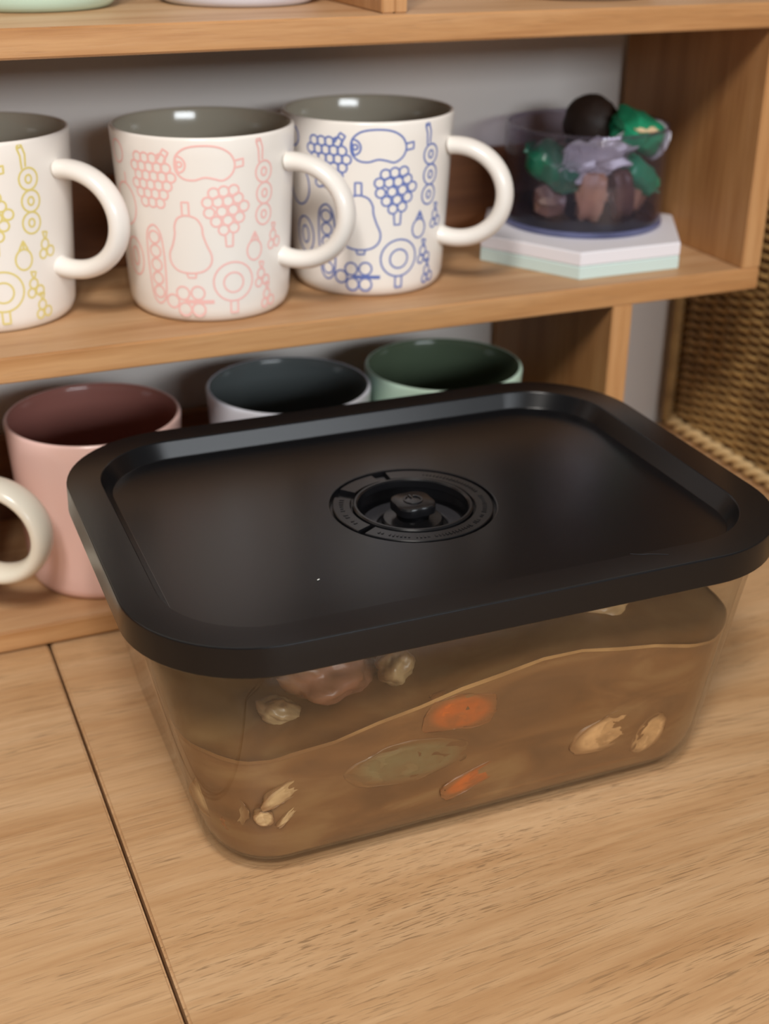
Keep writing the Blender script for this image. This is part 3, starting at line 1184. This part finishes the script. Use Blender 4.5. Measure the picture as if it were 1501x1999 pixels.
for i_, (x, y, z_) in enumerate(top):
    x, y = x * 1.0004, y * 1.0004
    hw_ = 0.0009 + 0.0007 * noise.noise(Vector((x * 60, y * 60, 9)))
    for dz, k_ in ((-hw_, 0.0), (0.0, 0.0002), (hw_ * 0.8, 0.0), (hw_ * 0.5, -0.004)):
        q = 1 + k_
        vs.append((x * q, y * q, z_ + dz))
n_ = len(top)
for i_ in range(n_):
    j_ = (i_ + 1) % n_
    for k_ in range(3):
        fs.append((i_ * 4 + k_, j_ * 4 + k_, j_ * 4 + k_ + 1, i_ * 4 + k_ + 1))
se = link('stew_edge', mesh('stew_edge', vs, fs), M['stew_edge'], st_, 60)
se['label'] = 'paler fatty line where the stew meets the glass'
tag(st_, 'thick brown stew filling the lower part of the glass container', 'stew', kind='stuff')


def face_y(z, g=0.0):
    return -(outer(z)[1] / 2 - 0.0022 - g)


def chunk(name, lx, ly, lz, size, rot, mat, seed, label, cat, faceted=False, flat=0.0):
    vs, fs = [], []
    nr, ns = 26, 40
    for i in range(nr + 1):
        ph = math.pi * i / nr
        for j in range(ns):
            th = 2 * math.pi * j / ns
            p = Vector((math.sin(ph) * math.cos(th), math.sin(ph) * math.sin(th), math.cos(ph)))
            if faceted:
                m_ = max(abs(p.x), abs(p.y), abs(p.z))
                p = p / (m_ ** 0.6)
            p *= 1 + (0.16 if flat else 0.28) * noise.noise(p * 1.6 + Vector((seed, seed * 2, 0))) + (0.05 if flat else 0.12) * noise.noise(p * 4 + Vector((seed, 0, 5)))
            yy = p.y * size[1] / 2
            if flat:
                yy = max(yy, -flat + 0.0004 * noise.noise(p * 3))
            vs.append((p.x * size[0] / 2, yy, p.z * size[2] / 2))
    for i in range(nr):
        for j in range(ns):
            k = (j + 1) % ns
            fs.append((i * ns + j, (i + 1) * ns + j, (i + 1) * ns + k, i * ns + k))
    o = link(name, mesh(name, vs, fs), M[mat], None, 60)
    c, s = math.cos(PH), math.sin(PH)
    o.location = (CX + c * lx - s * ly, CY + s * lx + c * ly, lz)
    o.rotation_euler = tuple(R_(v) for v in rot)
    tag(o, label, cat, 'pieces in the stew')
    return o


# pieces against the front glass: (x, z) in the tub's frame, flat against the wall
PC = [
    ('carrot_piece', -0.016, 0.0620, (0.030, 0.010, 0.017), (0, 6, 0), 'chunk_orange', 'orange carrot piece at the front glass, near the top of the stew', 'carrot', True),
    ('carrot_piece', -0.006, 0.0265, (0.032, 0.010, 0.010), (0, -18, 0), 'chunk_orange', 'orange carrot piece low in the middle of the front glass', 'carrot', True),
    ('celery_piece', -0.036, 0.0430, (0.050, 0.010, 0.020), (0, 4, 0), 'chunk_green', 'grey green celery slice in the middle of the front glass', 'celery', False),
    ('meat_piece', 0.053, 0.0330, (0.036, 0.010, 0.018), (0, -12, 0), 'chunk_pale', 'pale chicken piece low at the right of the front glass', 'meat', False),
    ('meat_piece', 0.073, 0.0260, (0.014, 0.010, 0.022), (0, 30, 0), 'chunk_pale', 'small pale chicken piece at the lower right corner of the glass', 'meat', False),
    ('onion_piece', -0.0845, 0.0430, (0.021, 0.009, 0.009), (0, -28, 0), 'chunk_white', 'pale onion shred at the left of the front glass', 'onion', False),
    ('onion_piece', -0.093, 0.0320, (0.009, 0.008, 0.007), (0, 50, 0), 'chunk_white', 'tiny pale onion bit below the larger shred on the left', 'onion', False),
    ('onion_piece', -0.083, 0.0310, (0.014, 0.008, 0.0035), (0, -45, 0), 'chunk_white', 'thin slanting onion strip left of centre, low in the stew', 'onion', False),
]
for k, (nm, lx, lz, sz, rt_, mt, lb, ct, fa) in enumerate(PC):
    chunk(nm, lx, face_y(lz) + 0.00035, lz, sz, (7.3, rt_[1], 0), mt, k * 1.7 + 2, lb, ct, fa, flat=0.0006)
# lumps breaking the surface
UP = [
    ('meat_piece', -0.058, -0.055, 0.0720, (0.040, 0.028, 0.022), (0, 10, 20), 'chunk_pink', 'large pinkish meat lump above the stew behind the front glass, left', 'meat'),
    ('potato_piece', -0.034, -0.064, 0.0740, (0.016, 0.014, 0.014), (0, -20, 10), 'chunk_white', 'small pale potato lump above the stew right of the pinkish meat', 'potato'),
    ('meat_piece', -0.002, -0.040, 0.0800, (0.040, 0.030, 0.020), (0, 6, -20), 'chunk_pink', 'pinkish meat lump above the stew in the middle of the container', 'meat'),
    ('potato_piece', 0.062, -0.046, 0.0760, (0.034, 0.028, 0.022), (0, -10, 40), 'chunk_pale', 'pale potato lump above the stew at the right', 'potato'),
    ('onion_piece', -0.079, -0.060, 0.0625, (0.018, 0.012, 0.010), (0, 20, 0), 'chunk_white', 'pale onion lump at the surface in the left front corner', 'onion'),
]
for k, (nm, lx, ly, lz, sz, rt_, mt, lb, ct) in enumerate(UP):
    chunk(nm, lx, ly, lz, sz, rt_, mt, k * 2.3 + 11, lb, ct)
# rounded front left corner
chunk('onion_piece', -0.1060, -0.0672, 0.0330, (0.026, 0.009, 0.022), (7.3, 12, -52), 'chunk_white', 31, 'pale onion slice in the rounded front left corner of the container', 'onion', False, flat=0.0003)
chunk('carrot_piece', -0.1010, -0.0715, 0.0260, (0.012, 0.010, 0.008), (7.3, -30, -40), 'chunk_orange', 37, 'small orange carrot sliver in the rounded front left corner', 'carrot', True, flat=0.0003)

# lid: one closed shell, recessed panel with a round hole for the valve
LA, LB, LR = 0.2678, 0.1960, 0.0493
ZT, ZL, ZP = 0.1155, 0.1034, 0.1080
spec = [
    (LA - 0.0060, LB - 0.0060, LR - 0.003, 0.1054), (LA - 0.0060, LB - 0.0060, LR - 0.003, ZL + 0.0003), (LA - 0.0052, LB - 0.0052, LR - 0.0026, ZL),
    (LA - 0.0008, LB - 0.0008, LR - 0.0004, ZL), (LA, LB, LR, ZL + 0.0005), (LA - 0.0002, LB - 0.0002, LR, 0.1090), (LA - 0.0004, LB - 0.0004, LR, ZT - 0.0009),
    (LA - 0.0009, LB - 0.0009, LR - 0.0003, ZT - 0.0003), (LA - 0.0020, LB - 0.0020, LR - 0.0009, ZT),
    (0.2396, 0.1690, 0.0366, ZT), (0.2390, 0.1684, 0.0363, ZT - 0.0002), (0.2386, 0.1680, 0.0361, ZT - 0.0006),
    (0.2308, 0.1626, 0.0330, ZP + 0.0005), (0.2303, 0.1621, 0.0328, ZP + 0.0001), (0.2294, 0.1612, 0.0324, ZP)]
loops = [rrect(a, b, r, z, 16, 10) for a, b, r, z in spec]
VR = 0.0350
ref = loops[-1]
loops.append([(x * 0.75 + 0.25 * cx_, y * 0.75 + 0.25 * cy_, ZP) for (x, y, _), (cx_, cy_, _) in zip(ref, circle_like(ref, VR, ZP))])
loops.append(circle_like(ref, VR + 0.0006, ZP))
loops.append(circle_like(ref, VR + 0.0001, ZP - 0.0003))
loops.append(circle_like(ref, VR, ZP - 0.0036))
loops.append(circle_like(ref, 0.0232, ZP - 0.0036))
loops.append(circle_like(ref, 0.0232, ZP - 0.0100))
loops.append(circle_like(ref, 0.0020, ZP - 0.0100))
# outer surface then underside
lid = loft('lid', loops, M['black'], tub, False, True, 32)
weighted(lid)
lid['label'] = 'matte black plastic lid with a recessed panel'
und = loft('lid_underside', [rrect(LA - 0.0060, LB - 0.0060, LR - 0.003, 0.1054, 16, 10), circle_like(ref, 0.0255, 0.1054), circle_like(ref, 0.0255, 0.0965), circle_like(ref, 0.002, 0.0965)],
           M['black'], lid, False, True, 32, flip=False)


def arc_block(name, r0, r1, z0, z1, a0, a1, mat, parent, n=40, bev=0.0003):
    """annulus sector with bevelled top edges"""
    prof_ = [(r1, z0), (r1, z1 - bev), (r1 - bev, z1), (r0 + bev, z1), (r0, z1 - bev), (r0, z0)]
    vs, fs = [], []
    m_ = len(prof_)
    for i in range(n + 1):
        a = R_(a0 + (a1 - a0) * i / n)
        for r, z in prof_:
            vs.append((r * math.cos(a), r * math.sin(a), z))
    for i in range(n):
        for k in range(m_):
            j = (k + 1) % m_
            fs.append((i * m_ + k, (i + 1) * m_ + k, (i + 1) * m_ + j, i * m_ + j))
    fs.append(tuple(range(m_)))
    fs.append(tuple(n * m_ + k for k in range(m_))[::-1])
    return weighted(link(name, mesh(name, vs, fs), mat, parent, 30))


arc_block('valve_ring', 0.0262, 0.0336, ZP - 0.0030, ZP - 0.0002, -148, 88, M['black2'], lid, 80)
arc_block('valve_ring', 0.0262, 0.0336, ZP - 0.0030, ZP - 0.0002, 148, 206, M['black2'], lid, 40)
arc_block('valve_tab', 0.0270, 0.0345, ZP - 0.0030, ZP - 0.0008, 99, 132, M['black2'], lid, 24)
arc_block('valve_tab', 0.0270, 0.0330, ZP - 0.0032, ZP - 0.0018, 90, 97, M['black2'], lid, 6)
arc_block('valve_collar', 0.0232, 0.0252, ZP - 0.0034, ZP + 0.0004, 0, 360, M['black2'], lid, 96, 0.0006)
# raised marks on the ring, too small to read
vs, fs = [], []
random.seed(3)
for a in list(range(-140, 60, 3)) + list(range(152, 200, 4)):
    if random.random() < 0.15:
        continue
    r_m = 0.0300
    c, s = math.cos(R_(a)), math.sin(R_(a))
    hw_, hl_ = random.uniform(0.00022, 0.0005), random.uniform(0.0006, 0.0010)
    b0 = len(vs)
    for zz in (ZP - 0.0003, ZP + 0.00005):
        for dr, dt in ((-hl_, -hw_), (hl_, -hw_), (hl_, hw_), (-hl_, hw_)):
            vs.append(((r_m + dr) * c - dt * s, (r_m + dr) * s + dt * c, zz))
    fs += [(b0 + 4, b0 + 5, b0 + 6, b0 + 7), (b0, b0 + 1, b0 + 5, b0 + 4), (b0 + 1, b0 + 2, b0 + 6, b0 + 5), (b0 + 2, b0 + 3, b0 + 7, b0 + 6), (b0 + 3, b0, b0 + 4, b0 + 7)]
link('embossed_lettering', mesh('embossed_lettering', vs, fs), M['black2'], lid, None)
# seal and push button in the well
arc_block('seal_ring', 0.0150, 0.0215, ZP - 0.0098, ZP - 0.0088, 0, 360, M['silver'], lid, 64)
lathe('button_base', [(0.0130, ZP - 0.0099), (0.0130, ZP - 0.0070), (0.0122, ZP - 0.0062), (0.0070, ZP - 0.0058), (0.0066, ZP - 0.0020), (0, ZP - 0.0020)], 48, M['black2'], lid)
kl = []
for z, s in ((ZP - 0.0030, 0.0160), (ZP - 0.0024, 0.0174), (ZP + 0.0006, 0.0176), (ZP + 0.0014, 0.0168), (ZP + 0.0017, 0.0154)):
    lp = []
    for i in range(64):
        a = 2 * math.pi * i / 64
        q = (abs(math.cos(a)) ** 2.9 + abs(math.sin(a)) ** 2.9) ** (-1 / 2.9)
        q *= 1 - 0.06 * math.cos(4 * a) ** 2 * 0.5 * (1 if math.cos(4 * a) > 0 else 0)
        lp.append((s / 2 * q * math.cos(a + R_(3)), s / 2 * q * math.sin(a + R_(3)), z))
    kl.append(lp)
loft('push_button', kl, M['black2'], lid, True, True, 30)
arc_block('button_symbol', 0.0032, 0.0042, ZP + 0.0015, ZP + 0.0022, 112, 428, M['black2'], lid, 36, 0.0002)
arc_block('button_symbol', 0.0016, 0.0046, ZP + 0.0015, ZP + 0.0022, 84, 96, M['black2'], lid, 2, 0.0002)

# lint speck and hairs on the lid
sp = packet('lint_speck', (0.1425, -0.1690, ZP + 0.0003), (0.0012, 0.0005, 0.0004), (0, 0, 30), M['lint'], 5)
tag(sp, 'tiny white lint speck on the left half of the black lid', 'lint')


def hair(pts, label, z):
    P3 = []
    for a, b in zip(pts[:-1], pts[1:]):
        for i in range(6):
            P3.append(Vector((a[0] + (b[0] - a[0]) * i / 6, a[1] + (b[1] - a[1]) * i / 6, z)))
    fr = [(Vector((1, 0, 0)), Vector((0, 0, 1)))] * len(P3)
    o = sweep('hair_strand', P3, [(Vector((0.3, 0.95, 0)), Vector((0, 0, 1)))] * len(P3), [0.00008] * len(P3), [0.00008] * len(P3), 5, M['silver'])
    return tag(o, label, 'lint')


hair([(0.2536, -0.2065), (0.2570, -0.2085), (0.2600, -0.2092), (0.2640, -0.2110), (0.2672, -0.2128)], 'thin pale hair on the right front rim of the black lid', ZT + 0.0001)
